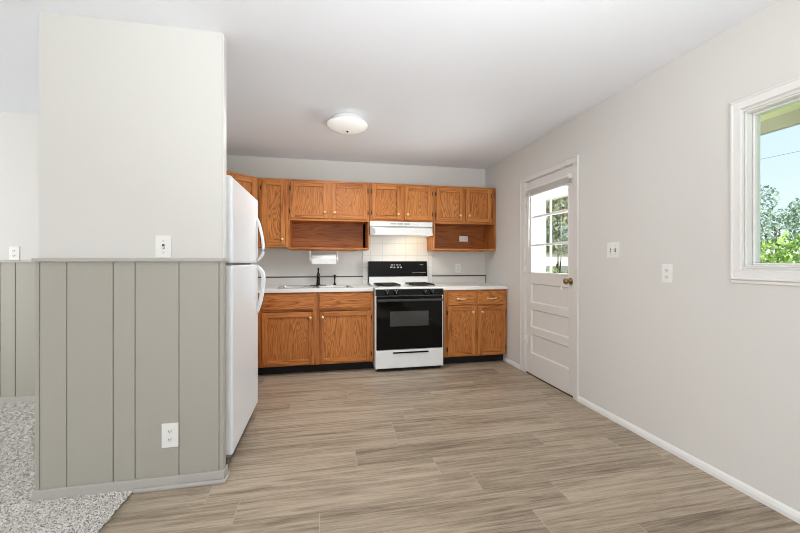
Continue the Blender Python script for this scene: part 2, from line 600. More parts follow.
b = MB()
b.box(XP0 - 0.013, XP1 + 0.016, YP0 - 0.026, YP0 - 0.012, 0.0, 0.062, 0.004, 2)
b.box(XP0 - 0.013, XP0 - 0.007, YP0 - 0.026, YL, 0.0, 0.062, 0.004, 2)
b.box(XP1 + 0.008, XP1 + 0.016, YP0 - 0.026, YP1 - 0.01, 0.0, 0.062, 0.004, 2)
o = struct('baseboard_partition', b, M['wains_trim'], 'grey baseboard around the foot of the partition', 'baseboard')
b = MB()
b.box(CX, XP1 + 0.028, YP0 - 0.042, YP0 - 0.026, 0.0, 0.022, 0.007, 2)
b.box(XP1 + 0.016, XP1 + 0.028, YP0 - 0.042, YP1 - 0.01, 0.0, 0.022, 0.007, 2)
struct('trim_1', b, M['wains_trim'], 'grey shoe moulding at the plank edge of the partition', 'trim')

# living room far wall
l = Thing('wall_living', 'far wall of carpeted room with grey wainscot', 'wall', (-3.0, YL, 0), kind='structure')
b = MB(); b.box(XL, XP0 - 0.002, YL, YL + 0.1, 0, H)
l.part('plaster', b, M['wall'])
b = MB()
x = XL + 0.002
ws = [0.205, 0.105, 0.2, 0.13, 0.15]
edge = [-2.645 - 0.205 * 0, -2.539]
xs = []
xx = -2.645
for w in [0.106, 0.205, 0.11, 0.2, 0.1, 0.2, 0.13, 0.1]:
    xs.append((xx, min(xx + w, XP0 - 0.002))); xx += w
xx = -2.645
while xx > XL + 0.05:
    w = random.choice(ws); xs.append((max(xx - w, XL), xx)); xx -= w
for a, c in xs:
    if c - a > 0.01: b.box(a + 0.002, c - 0.002, YL - 0.012, YL + 0.0, 0, ZC - 0.004, 0.002)
l.part('wainscot', b, M['wains'], label='grey painted board panelling')
b = MB(); b.box(XL, XP0 - 0.013, YL - 0.030, YL, ZC - 0.008, ZC + 0.010, 0.005, 2)
l.part('cap_rail', b, M['wains_trim'])
b = MB(); b.box(XL, XP0 - 0.013, YL - 0.026, YL - 0.012, 0, 0.062, 0.004, 2)
struct('baseboard_living', b, M['wains_trim'], 'grey baseboard along the far wall above carpet', 'baseboard')

# walls behind the camera with their window openings
b = MB()
b.box(XL - 0.1, XL, YR, 0.7, 0, H); b.box(XL - 0.1, XL, 3.2, YL + 0.1, 0, H)
b.box(XL - 0.1, XL, 0.7, 3.2, 0, 0.7); b.box(XL - 0.1, XL, 0.7, 3.2, 2.2, H)
struct('wall_left', b, M['wall'], 'far left wall of carpeted room with wide window', 'wall')
b = MB()
b.box(XL - 0.1, -2.4, YR - 0.1, YR, 0, H); b.box(1.2, R + 0.1, YR - 0.1, YR, 0, H)
b.box(-2.4, 1.2, YR - 0.1, YR, 0, 0.5); b.box(-2.4, 1.2, YR - 0.1, YR, 2.2, H)
struct('wall_rear', b, M['wall'], 'wall behind the viewer with wide window', 'wall')

# right wall baseboard
b = MB()
for y0, y1 in ((YR, 2.735), (3.652, D)):
    b.prism([(R, 0), (R - 0.016, 0), (R - 0.016, 0.020), (R - 0.011, 0.036), (R - 0.004, 0.044), (R, 0.046)], 1, y0, y1)
struct('baseboard_right', b, M['trim'], 'low white baseboard along the right wall', 'baseboard')

# ------------------------------------------------------------------ door_1 in the right wall
d = Thing('door_1', 'white door with three pane window and horizontal panels', 'door', (R, 3.18, 0), kind='structure')
X0, X1 = R + 0.004, R + 0.046
SY0, SY1, SZ0, SZ1 = 2.798, 3.566, 0.012, 2.036
b = MB()
gy0, gy1, gz0, gz1 = 2.872, 3.478, 1.078, 1.952
b.box(X0, X1, SY0, gy0, SZ0, SZ1, 0.003)              # lock stile
b.box(X0, X1, gy1, SY1, SZ0, SZ1, 0.003)              # hinge stile
b.box(X0, X1, gy0, gy1, gz1, SZ1)                     # top rail
rails = [(0.965, gz0), (0.695, 0.765), (0.432, 0.506), (SZ0, 0.230)]
for a, c in rails: b.box(X0, X1, gy0, gy1, a, c)
for a, c in ((0.765, 0.965), (0.506, 0.695), (0.230, 0.432)):
    b.box(X0 + 0.015, X1 - 0.012, gy0, gy1, a, c)
    # sloped sticking around each recessed panel
    for za, zb, sgn in ((c, c - 0.012, 1), (a, a + 0.012, -1)):
        b.prism([(X0 + 0.001, za), (X0 + 0.015, za), (X0 + 0.015, zb)], 1, gy0, gy1)
    for ya, yb in ((gy0, gy0 + 0.012), (gy1, gy1 - 0.012)):
        b.prism([(X0 + 0.001, ya), (X0 + 0.015, ya), (X0 + 0.015, yb)], 2, a, c)
slab = d.part('door_slab', b, M['door'])
b = MB()
for zz in (1.363, 1.655): b.box(X0 + 0.002, X1 - 0.004, gy0, gy1, zz - 0.012, zz + 0.012, 0.004)
b.box(X0 - 0.002, X0 + 0.012, gy0 - 0.006, gy0 + 0.012, gz0, gz1, 0.003)
b.box(X0 - 0.002, X0 + 0.012, gy1 - 0.012, gy1 + 0.006, gz0, gz1, 0.003)
b.box(X0 - 0.006, X0 + 0.016, gy0 - 0.006, gy1 + 0.006, gz0 - 0.012, gz0 + 0.006, 0.003)
d.part('muntin', b, M['trim'])
b = MB(); b.box(X0 + 0.020, X0 + 0.024, gy0, gy1, gz0, gz1)
d.part('glass_pane', b, M['glass'])
b = MB()
cs = R - 0.014
b.box(cs, R + 0.002, 2.735, 2.792, 0, 2.0455, 0.003, 2)
b.box(cs, R + 0.002, 3.572, 3.650, 0, 2.0455, 0.003, 2)
b.box(cs, R + 0.002, 2.735, 3.650, 2.046, 2.104, 0.003, 2)
b.box(cs - 0.006, R, 2.729, 2.742, 0, 2.0955, 0.003)
b.box(cs - 0.0062, R, 3.643, 3.656, 0, 2.0955, 0.003)
b.box(cs - 0.0065, R, 2.7285, 3.6565, 2.096, 2.110, 0.003)
b.box(R, T, DY0 - 0.001, DY0 + 0.004, 0, DZ); b.box(R, T, DY1 - 0.004, DY1 + 0.001, 0, DZ)
b.box(R, T, DY0, DY1, DZ - 0.005, DZ + 0.001)
d.part('door_casing', b, M['door'])
b = MB(); b.box(R + 0.002, T, DY0, DY1, 0.0, 0.010)
d.part('threshold', b, M['hinge'])
for z in (0.36, 1.10, 1.83):
    b = MB(); b.lathe([(0.006, 0), (0.006, 0.085)], (R - 0.002, 3.569, z - 0.042), n=10); b.box(R - 0.002, R + 0.004, 3.545, 3.569, z - 0.04, z + 0.04)
    d.part('hinge', b, M['door'])
b = MB()
b.lathe([(0.030, 0), (0.030, 0.004), (0.024, 0.008), (0.011, 0.012), (0.010, 0.030), (0.020, 0.036), (0.027, 0.046), (0.027, 0.056), (0.020, 0.064), (0, 0.066)], (X0, 2.842, 1.018), (-1, 0, 0))
d.part('door_knob', b, M['brass_old'], label='aged brass round door knob')
b = MB(); b.box(R - 0.001, R + 0.006, 2.788, 2.797, 0.99, 1.05)
d.part('strike_plate', b, M['brass_old'])

# raised mini blind on the door glass
bl = Thing('window_blind', 'white mini blind drawn up at the top of the door glass', 'blind', (R - 0.02, 3.16, 1.93))
b = MB(); b.box(R - 0.030, R + 0.004, 2.832, 3.512, 1.940, 1.956, 0.002)
bl.part('headrail', b, M['trim'])
b = MB()
for k in range(9):
    z = 1.886 + k * 0.0059
    b.box(R - 0.029, R + 0.001, 2.836, 3.508, z, z + 0.0026)
bl.part('slat_stack', b, M['blind'])
b = MB(); b.box(R - 0.030, R + 0.002, 2.836, 3.508, 1.870, 1.884, 0.003)
bl.part('bottom_rail', b, M['blind'])
b = MB(); b.tube([(R - 0.032, 3.452, 1.93), (R - 0.036, 3.456, 1.335)], 0.004, 8)
bl.part('wand', b, M['plastic'])
b = MB(); b.tube([(R - 0.031, 2.93, 1.93), (R - 0.031, 2.927, 0.965)], 0.0014, 6)
b.lathe([(0.002, 0), (0.010, -0.035), (0.009, -0.040), (0, -0.041)], (R - 0.031, 2.927, 0.97), n=10)
bl.part('pull_cord', b, M['plastic'])
for y in (2.826, 3.518):
    b = MB(); b.box(R - 0.034, R + 0.006, y - 0.007, y + 0.007, 1.925, 1.965, 0.002)
    bl.part('bracket', b, M['plastic'])

# ------------------------------------------------------------------ window_1 in the right wall
w = Thing('window_1', 'white framed picture window in the right wall', 'window', (R, 0.9, WZ0), kind='structure')
b = MB()
cs = R - 0.010
def ringYZ(b, x0, x1, yo0, yo1, zo0, zo1, wd, bev=0.003):
    b.box(x0, x1, yo0, yo0 + wd, zo0 + wd + 0.0004, zo1 - wd - 0.0004, bev); b.box(x0, x1, yo1 - wd, yo1, zo0 + wd + 0.0004, zo1 - wd - 0.0004, bev)
    b.box(x0, x1, yo0, yo1, zo0, zo0 + wd, bev); b.box(x0, x1, yo0, yo1, zo1 - wd, zo1, bev)
ringYZ(b, cs, R + 0.002, WY0 - 0.044, WY1 + 0.044, WZ0 - 0.056, WZ1 + 0.056, 0.044)
ringYZ(b, cs - 0.005, R, WY0 - 0.050, WY1 + 0.050, WZ0 - 0.062, WZ1 + 0.062, 0.012)
b.box(cs + 0.002, R, WY0 - 0.050, WY1 + 0.052, WZ0 - 0.080, WZ0 - 0.0625, 0.003)
w.part('window_casing', b, M['trim'])
b = MB()
ringYZ(b, R - 0.002, T, WY0 - 0.001, WY1 + 0.001, WZ0 - 0.001, WZ1 + 0.001, 0.006, 0)
ringYZ(b, R + 0.002, R + 0.082, WY0 + 0.006, WY1 - 0.006, WZ0 + 0.006, WZ1 - 0.006, 0.009, 0.002)
w.part('jamb', b, M['trim'])
b = MB()
GX = R + 0.052
ringYZ(b, GX - 0.012, GX + 0.03, WY0 + 0.0155, WY1 - 0.0155, WZ0 + 0.0155, WZ1 - 0.0155, 0.011, 0.003)
w.part('sash', b, M['trim'])
b = MB(); b.box(GX + 0.002, GX + 0.006, WY0 + 0.024, WY1 - 0.024, WZ0 + 0.024, WZ1 - 0.024)
w.part('glass_pane', b, M['glass'])

# ================================================================== cabinets
FY = 4.264     # face of the wall cabinets
BY = 3.977     # face of the base cabinets
OAK = [M['oak_v'], M['oak_h']]

def knob_mb(x, y, z):
    b = MB()
    b.lathe([(0.009, 0), (0.006, 0.006), (0.006, 0.012), (0.0145, 0.018), (0.0155, 0.023), (0.011, 0.028), (0, 0.0295)], (x, y, z), (0, -1, 0), 16)
    return b

def cab_door(th, x0, x1, z0, z1, y, knob=None, hinge=None, st=0.05, name='door'):
    """framed door with a recessed flat panel, front towards -Y at y-0.018"""
    b = MB()
    t = 0.018
    b.box(x0, x0 + st, y - t, y, z0, z1, 0.004, 2, mi=0)
    b.box(x1 - st, x1, y - t, y, z0, z1, 0.004, 2, mi=0)
    b.box(x0 + st - 0.001, x1 - st + 0.001, y - t + 0.0005, y, z0, z0 + st, 0.004, 2, mi=1)
    b.box(x0 + st - 0.001, x1 - st + 0.001, y - t + 0.0005, y, z1 - st, z1, 0.004, 2, mi=1)
    dr = th.part(name, b, OAK)
    b = MB(); b.box(x0 + st - 0.004, x1 - st + 0.004, y - 0.005, y - 0.001, z0 + st - 0.004, z1 - st + 0.004)
    th.part('door_panel', b, M['oak_panel'], parent=dr)
    if knob:
        th.part('knob', knob_mb(knob[0], y - t, knob[1]), M['brass'], parent=dr, label='small brass knob')
    if hinge is not None:
        hx = x0 if hinge < 0 else x1
        for hz in (z0 + 0.075, z1 - 0.075):
            b = MB()
            b.lathe([(0.0045, 0), (0.0045, 0.055)], (hx + hinge * 0.004, y - 0.010, hz - 0.027), n=8)
            b.box(hx, hx + hinge * 0.016, y - 0.003, y, hz - 0.02, hz + 0.02)
            th.part('hinge', b, M['hinge'], parent=dr, label='dark hinge')
    return dr

def face_frame(th, y, x0, x1, z0, z1, stiles, rails):
    b = MB()
    for a, c, p, q in stiles: b.box(a, c, y, y + 0.019, p, q, 0.001, mi=0)
    for a, c, p, q in rails: b.box(a, c, y + 0.0006, y + 0.019, p, q, 0.001, mi=1)
    return th.part('face_frame', b, OAK)

UT = 2.122      # top of the wall cabinets
UB = 1.332      # bottom of the open shelves
# tall narrow wall cabinet
x0, x1, z0 = -0.720, -0.402, 1.352
c = Thing('wall_cabinet', 'narrow full height oak wall cabinet with one door and arched grain', 'cabinet', ((x0 + x1) / 2, D, z0), 'oak wall cabinets')
b = MB()
b.box(x0, x0 + 0.012, FY + 0.019, D, z0, UT); b.box(x1 - 0.012, x1, FY + 0.019, D, z0, UT)
b.box(x0, x1, FY + 0.019, D, z0, z0 + 0.012); b.box(x0, x1, FY + 0.019, D, UT - 0.012, UT); b.box(x0, x1, D - 0.008, D, z0, UT)
c.part('carcass', b, M['oak_v'])
face_frame(c, FY, x0, x1, z0, UT, [(x0, x0 + 0.04, z0, UT), (x1 - 0.038, x1, z0, UT)], [(x0 + 0.04, x1 - 0.038, z0, z0 + 0.035), (x0 + 0.04, x1 - 0.038, UT - 0.04, UT)])
cab_door(c, x0 + 0.035, x1 - 0.030, z0 + 0.026, UT - 0.030, FY, (-0.462, 1.442), -1)

# diagonal corner wall cabinet
a0 = Vector((-0.722, FY)); a1 = Vector((-0.722 - 0.262, FY - 0.262))
dl = (a0 - a1).length
cd = Thing('corner_wall_cabinet', 'oak corner wall cabinet set at an angle above the refrigerator', 'cabinet', (a1.x, a1.y, 1.352), local=True, rotz=math.atan2(a0.y - a1.y, a0.x - a1.x))
hh = UT - 1.352
b = MB()
e = math.sqrt(0.5)
def loc(px, py):
    v = Vector((px, py)) - a1
    return (v.x * e + v.y * e, -v.x * e + v.y * e)
outl = [loc(*q) for q in ((a0.x - 0.002, a0.y + 0.02), (a0.x - 0.002, D - 0.002), (XK + 0.002, D - 0.002), (XK + 0.002, a1.y + 0.002), (a1.x + 0.001, a1.y + 0.002))]
outl = [(0.004, 0.0191)] + [(max(0, q[0]) if False else q[0], max(q[1], 0.0191)) for q in outl[:4]]
outl = [(dl - 0.016, 0.0191), loc(a0.x - 0.002, a0.y + 0.02), loc(a0.x - 0.002, D - 0.002), loc(XK + 0.002, D - 0.002), loc(XK + 0.002, a1.y + 0.002), (0.016, 0.0191)]
b.prism(outl, 2, 0, hh)
cd.part('carcass', b, M['oak_v'])
face_frame(cd, 0, 0, dl, 0, hh, [(0, 0.045, 0, hh), (dl - 0.045, dl, 0, hh)], [(0.045, dl - 0.045, 0, 0.035), (0.045, dl - 0.045, hh - 0.04, hh)])
cab_door(cd, 0.035, dl - 0.035, 0.026, hh - 0.030, 0, (dl - 0.065, 0.09), -1)

def shelf_cabinet(label, x0, x1, doors, knobs, zb, open_z):
    """short two door wall cabinet, with an open shelf under it when open_z is given"""
    c = Thing('wall_cabinet', label, 'cabinet', ((x0 + x1) / 2, D, open_z or zb), 'oak wall cabinets')
    bot = open_z if open_z else zb
    b = MB()
    b.box(x0, x0 + 0.016, FY + 0.019, D, bot, UT, mi=1 if False else 0)
    b.box(x1 - 0.016, x1, FY + 0.019, D, bot, UT)
    b.box(x0 + 0.016, x1 - 0.016, FY + 0.019, D, zb, zb + 0.014, mi=1)
    b.box(x0 + 0.016, x1 - 0.016, FY + 0.019, D, UT - 0.012, UT, mi=1)
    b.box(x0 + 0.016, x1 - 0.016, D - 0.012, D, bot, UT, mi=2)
    c.part('carcass', b, OAK + [M['oak_shaded']])
    sl, sr = doors[0][0] - x0 + 0.010, x1 - doors[1][1] + 0.010
    mid = (doors[0][1] + doors[1][0]) / 2
    st = [(x0, x0 + sl, zb, UT), (x1 - sr, x1, zb, UT), (mid - 0.03, mid + 0.03, zb + 0.03, UT - 0.04)]
    rl = [(x0 + sl, x1 - sr, zb, zb + 0.034), (x0 + sl, x1 - sr, UT - 0.04, UT)]
    face_frame(c, FY, x0, x1, zb, UT, st, rl)
    if open_z:
        b = MB()
        b.box(x0, x0 + 0.018, FY, FY + 0.0195, bot, zb, 0.001, mi=0)
        b.box(x1 - 0.018, x1, FY, FY + 0.0195, bot, zb, 0.001, mi=0)
        b.box(x0 + 0.0005, x1 - 0.0005, FY - 0.003, D - 0.012, bot, bot + 0.022, 0.002, mi=1)
        c.part('open_shelf', b, OAK)
        b = MB(); b.box(x0 + 0.03, x1 - 0.14, FY + 0.05, FY + 0.09, bot - 0.012, bot)
        c.part('under_rail', b, M['oak_h'])
    cab_door(c, doors[0][0], doors[0][1], zb + 0.026, UT - 0.028, FY, knobs[0], -1)
    cab_door(c, doors[1][0], doors[1][1], zb + 0.026, UT - 0.028, FY, knobs[1], 1)
    return c

shelf_cabinet('oak wall cabinet above the sink, two doors over an open shelf', -0.400, 0.515, [(-0.376, 0.034), (0.082, 0.492)], [(0.003, 1.757), (0.113, 1.755)], 1.660, UB)
shelf_cabinet('short two door oak wall cabinet right above the range hood', 0.517, 1.300, [(0.548, 0.890), (0.936, 1.276)], [(0.856, 1.757), (0.970, 1.755)], 1.668, None)
cr = shelf_cabinet('oak wall cabinet against the right wall, open shelf holding an outlet', 1.302, 2.119, [(1.334, 1.682), (1.716, 2.052)], [(1.636, 1.760), (1.752, 1.760)], 1.660, UB)

# base cabinets
CT = 0.868     # underside of the counter
def base_carcass(th, x0, x1, y=BY, kick=True):
    b = MB()
    b.box(x0, x0 + 0.016, y + 0.019, D - 0.01, 0.095, CT); b.box(x1 - 0.016, x1, y + 0.019, D - 0.01, 0.095, CT)
    b.box(x0 + 0.016, x1 - 0.016, y + 0.019, D - 0.01, 0.095, 0.112); b.box(x0 + 0.016, x1 - 0.016, D - 0.02, D - 0.01, 0.112, CT)
    th.part('carcass', b, M['oak_v'])
    b = MB(); b.box(x0 + 0.004, x1 - 0.004, y + 0.075, y + 0.09, 0, 0.095); b.box(x0 + 0.004, x0 + 0.016, y + 0.09, D - 0.02, 0, 0.095); b.box(x1 - 0.016, x1 - 0.004, y + 0.09, D - 0.02, 0, 0.095)
    th.part('toe_kick', b, M['toe'], label='dark recessed toe kick')

def drawer_front(th, x0, x1, z0, z1, y, name='drawer'):
    b = MB(); b.box(x0, x1, y - 0.018, y, z0, z1, 0.006, 2)
    return th.part(name, b, M['oak_wide'])

x0, x1 = -0.690, 0.524
c = Thing('sink_cabinet', 'wide oak base cabinet with two doors under the sink', 'cabinet', ((x0 + x1) / 2, D, 0), 'oak base cabinets')
base_carcass(c, x0, x1)
face_frame(c, BY, x0, x1, 0.095, CT, [(x0, -0.618, 0.095, CT), (-0.120, -0.045, 0.095, CT), (0.486, x1, 0.095, CT)],
           [(-0.618, 0.486, 0.095, 0.12), (-0.618, 0.486, 0.665, 0.69), (-0.618, 0.486, CT - 0.028, CT)])
drawer_front(c, -0.636, -0.110, 0.690, 0.848, BY, 'false_drawer_front'); drawer_front(c, -0.056, 0.496, 0.690, 0.848, BY, 'false_drawer_front')
cab_door(c, -0.636, -0.110, 0.108, 0.660, BY, (-0.148, 0.600), None, 0.052)
cab_door(c, -0.056, 0.496, 0.108, 0.660, BY, (-0.020, 0.600), 1, 0.052)

x0, x1 = 1.340, 2.116
c = Thing('base_cabinet', 'oak base cabinet with two drawers in the right corner', 'cabinet', ((x0 + x1) / 2, D, 0), 'oak base cabinets')
base_carcass(c, x0, x1)
face_frame(c, BY, x0, x1, 0.095, CT, [(x0, x0 + 0.05, 0.095, CT), (1.705, 1.765, 0.095, CT), (x1 - 0.035, x1, 0.095, CT)],
           [(x0 + 0.05, x1 - 0.035, 0.095, 0.12), (x0 + 0.05, x1 - 0.035, 0.675, 0.70), (x0 + 0.05, x1 - 0.035, CT - 0.028, CT)])
for xa, xb, kx, hg, lab in ((1.382, 1.718, 1.682, -1, 'a'), (1.750, 2.094, 1.796, 1, 'b')):
    dr = drawer_front(c, xa, xb, 0.694, 0.846, BY)
    xm = (xa + xb) / 2
    b = MB()
    yb = BY - 0.018
    b.tube([(xm - 0.052, yb, 0.765), (xm - 0.048, yb - 0.018, 0.765), (xm - 0.03, yb - 0.026, 0.764), (xm, yb - 0.028, 0.763), (xm + 0.03, yb - 0.026, 0.764), (xm + 0.048, yb - 0.018, 0.765), (xm + 0.052, yb, 0.765)], [0.006, 0.005, 0.006, 0.0085, 0.006, 0.005, 0.006], 8)
    for sx in (-1, 1):
        b.lathe([(0.011, 0), (0.011, 0.002), (0.006, 0.004)], (xm + sx * 0.052, yb, 0.765), (0, -1, 0), 12)
    c.part('drawer_pull', b, M['brass'], parent=dr, label='bowed brass drawer pull')
    cab_door(c, xa, xb, 0.108, 0.680, BY, (kx, 0.608), hg, 0.05)

# base cabinet of the short run beside the refrigerator
lc = Thing('base_cabinet', 'oak base cabinet on the left wall beyond the refrigerator', 'cabinet', (-1.0, 3.53, 0), 'oak base cabinets')
LX = -0.700
ya, yb2 = 3.12, 3.975
b = MB()
b.box(XK + 0.01, LX - 0.019, ya, ya + 0.016, 0.095, CT); b.box(XK + 0.01, LX - 0.019, yb2 - 0.016, yb2, 0.095, CT)
b.box(XK + 0.01, LX - 0.019, ya, yb2, 0.095, 0.112); b.box(XK + 0.01, XK + 0.02, ya, yb2, 0.095, CT)
lc.part('carcass', b, M['oak_v'])
b = MB(); b.box(LX - 0.019, LX, ya, ya + 0.05, 0.095, CT); b.box(LX - 0.019, LX, 3.86, yb2, 0.095, CT)
b.box(LX - 0.019, LX - 0.001, ya + 0.05, 3.86, 0.095, 0.12); b.box(LX - 0.019, LX - 0.001, ya + 0.05, 3.86, 0.675, 0.70); b.box(LX - 0.019, LX - 0.001, ya + 0.05, 3.86, CT - 0.028, CT)
lc.part('face_frame', b, M['oak_v'])
b = MB(); b.box(XK + 0.02, LX - 0.075, ya + 0.004, yb2 - 0.004, 0, 0.095)
lc.part('toe_kick', b, M['toe'])
b = MB(); b.box(LX, LX + 0.018, ya + 0.04, 3.87, 0.694, 0.846, 0.006, 2); lc.part('drawer', b, M['oak_v'])
b = MB()
b.box(LX, LX + 0.018, ya + 0.04, ya + 0.092, 0.108, 0.68, 0.004, 2); b.box(LX, LX + 0.018, 3.818, 3.87, 0.108, 0.68, 0.004, 2)
b.box(LX, LX + 0.0175, ya + 0.09, 3.82, 0.108, 0.16, 0.004, 2); b.box(LX, LX + 0.0175, ya + 0.09, 3.82, 0.628, 0.68, 0.004, 2)
b.box(LX, LX + 0.008, ya + 0.09, 3.82, 0.158, 0.63)
lc.part('door', b, M['oak_v'])

# ------------------------------------------------------------------ countertops
ZT = 0.908
CF = 3.948
SX0, SX1, SY0_, SY1_ = -0.478, 0.292, 4.035, 4.455
ct = Thing('countertop', 'pale laminate countertop around the sink', 'countertop', (-0.1, D, CT))
b = MB()
b.box(XK + 0.001, 0.522, CF, SY0_, CT, ZT, 0.004, 2)
b.box(XK + 0.001, SX0, SY0_, D, CT, ZT); b.box(SX1, 0.522, SY0_, D, CT, ZT); b.box(SX0, SX1, SY1_, D, CT, ZT)
b.box(XK + 0.001, -0.672, 3.10, CF + 0.004, CT, ZT, 0.004, 2)
ct.part('worktop', b, M['counter'])
b = MB(); b.box(XK + 0.001, 0.472, D - 0.018, D, ZT, 1.000); b.box(XK + 0.001, XK + 0.018, 3.10, D - 0.018, ZT, 1.000)
ct.part('backsplash', b, M['splash'])
b = MB(); b.box(XK + 0.001, 0.472, D - 0.021, D, 1.000, 1.014); b.box(XK + 0.001, XK + 0.021, 3.10, D - 0.021, 1.0, 1.014)
ct.part('cap_strip', b, M['splashcap'], label='dark strip along the top of the backsplash')

ct2 = Thing('countertop', 'short pale laminate countertop right of the stove', 'countertop', (1.72, D, CT))
b = MB(); b.box(1.318, R - 0.002, CF, D, CT, ZT, 0.004, 2)
ct2.part('worktop', b, M['counter'])
b = MB(); b.box(1.372, R - 0.001, D - 0.018, D, ZT, 1.000)
ct2.part('backsplash', b, M['splash'])
b = MB(); b.box(1.372, R - 0.001, D - 0.021, D, 1.000, 1.014); b.box(R - 0.008, R - 0.001, D - 0.023, D - 0.018, ZT, 1.0)
ct2.part('cap_strip', b, M['splashcap'], label='dark strip along the top of the backsplash')

b = MB(); b.box(0.473, 1.371, D - 0.012, D, 0.86, 1.70)
struct('wall_tile', b, M['tile'], 'white square tile panel behind the stove', 'wall')

# ------------------------------------------------------------------ sink and taps
s = Thing('sink', 'stainless double bowl sink set in the countertop', 'sink', ((SX0 + SX1) / 2, 4.245, ZT))
b = MB()
rx0, rx1, ry0, ry1 = SX0 - 0.018, SX1 + 0.018, SY0_ - 0.018, SY1_ + 0.018
xm = (SX0 + SX1) / 2
bowls = [(SX0 + 0.02, xm - 0.018), (xm + 0.018, SX1 - 0.02)]
by0, by1 = SY0_ + 0.02, SY1_ - 0.085
zt = ZT + 0.004
b.box(rx0, rx1, ry0, by0, ZT, zt, 0.0015); b.box(rx0, rx1, by1, ry1, ZT, zt, 0.0015)
for a, c_ in ((rx0, bowls[0][0]), (bowls[0][1], bowls[1][0]), (bowls[1][1], rx1)):
    b.box(a, c_, by0, by1, ZT, zt, 0.0015)
s.part('rim', b, M['chrome'])
for a, c_ in bowls:
    b = MB()
    t = bmesh.new()
    def rr(x0, x1, y0, y1, z, rad):
        pts = []
        for cx, cy, s0 in ((x1 - rad, y1 - rad, 0), (x0 + rad, y1 - rad, 1), (x0 + rad, y0 + rad, 2), (x1 - rad, y0 + rad, 3)):
            for k in range(5):
                an = (s0 + k / 4) * PI / 2
                pts.append((cx + rad * math.cos(an), cy + rad * math.sin(an), z))
        return pts
    rings = [rr(a - 0.001, c_ + 0.001, by0 - 0.001, by1 + 0.001, zt - 0.0005, 0.012), rr(a + 0.004, c_ - 0.004, by0 + 0.004, by1 - 0.004, zt - 0.02, 0.03), rr(a + 0.012, c_ - 0.012, by0 + 0.012, by1 - 0.012, ZT - 0.15, 0.04), rr(a + 0.04, c_ - 0.04, by0 + 0.04, by1 - 0.04, ZT - 0.168, 0.05)]
    V = [[t.verts.new(q) for q in r_] for r_ in rings]
    for A, B in zip(V, V[1:]):
        for k in range(20):
            t.faces.new((A[k], A[(k + 1) % 20], B[(k + 1) % 20], B[k]))
    t.faces.new(V[-1])
    b._merge(t, 0, True)
    b.lathe([(0.038, 0), (0.036, 0.003), (0.02, 0.001), (0, 0.001)], ((a + c_) / 2, (by0 + by1) / 2, ZT - 0.168), n=20)
    s.part('bowl', b, M['chrome'])

f = Thing('faucet', 'dark bronze single lever faucet at the back of the sink', 'faucet', (-0.073, 4.405, zt))
b = MB(); b.box(-0.165, 0.019, 4.378, 4.432, zt, zt + 0.008, 0.004, 2)
f.part('base_plate', b, M['bronze'])
b = MB()
b.lathe([(0.026, 0), (0.024, 0.01), (0.021, 0.03), (0.019, 0.09), (0.018, 0.125), (0.014, 0.135), (0, 0.137)], (-0.073, 4.405, zt + 0.008), n=20)
f.part('body', b, M['bronze'])
b = MB()
b.tube([(-0.073, 4.398, zt + 0.09), (-0.073, 4.35, zt + 0.118), (-0.073, 4.28, zt + 0.125), (-0.073, 4.225, zt + 0.112), (-0.073, 4.212, zt + 0.085)], [0.014, 0.012, 0.011, 0.011, 0.012], 12)
f.part('spout', b, M['bronze'])
b = MB()
b.tube([(-0.073, 4.405, zt + 0.142), (-0.073, 4.412, zt + 0.165), (-0.073, 4.43, zt + 0.205)], [0.011, 0.008, 0.010], 10)
f.part('lever', b, M['bronze'])
sp = Thing('side_sprayer', 'slim dark side sprayer standing right of the faucet', 'sprayer', (0.118, 4.405, zt))
b = MB(); b.lathe([(0.020, 0), (0.019, 0.008), (0.012, 0.02), (0.011, 0.03)], (0.118, 4.405, zt), n=16)
sp.part('base', b, M['bronze'])
b = MB(); b.lathe([(0.009, 0.028), (0.008, 0.06), (0.010, 0.085), (0.013, 0.11), (0.012, 0.124), (0, 0.127)], (0.118, 4.405, zt), n=16)
sp.part('spray_head', b, M['bronze'])

# ------------------------------------------------------------------ paper towel holder
ph = Thing('paper_towel_holder', 'white paper towel holder hung under the shelf above the sink', 'holder', (-0.01, 4.36, UB - 0.012))
HX0, HX1 = -0.166, 0.150
b = MB(); b.box(HX0, HX1, 4.335, 4.40, UB - 0.006, UB - 0.0005, 0.002)
ph.part('mounting_bar', b, M['plastic'])
for x in (HX0, HX1):
    b = MB()
    b.prism([(4.34, UB - 0.004), (4.395, UB - 0.004), (4.385, 1.215), (4.377, 1.200), (4.358, 1.200), (4.350, 1.215)], 0, x - 0.006, x + 0.006)
    b.lathe([(0.018, 0), (0.018, 0.014), (0, 0.014)], (x, 4.3675, 1.228), (1 if x < 0 else -1, 0, 0), 16)
    ph.part('arm', b, M['plastic'])
pr = Thing('paper_towel_roll', 'white roll of paper towel on the holder above the sink', 'paper towel', (-0.008, 4.3675, 1.228))
b = MB()
b.lathe([(0.020, 0), (0.050, 0), (0.050, 0.28), (0.020, 0.28)], (-0.148, 4.3675, 1.228), (1, 0, 0), 40)
pr.part('roll', b, M['paper'])
b = MB()
b.prism([(4.316, 1.228), (4.3185, 1.228), (4.322, 1.165), (4.3195, 1.165)], 0, -0.147, 0.131)
pr.part('loose_sheet', b, M['paper'])

# ------------------------------------------------------------------ range hood
hd = Thing('range_hood', 'white under cabinet range hood with its lamp on', 'range hood', (0.908, D, 1.505))
HX0, HX1 = 0.520, 1.282
b = MB()
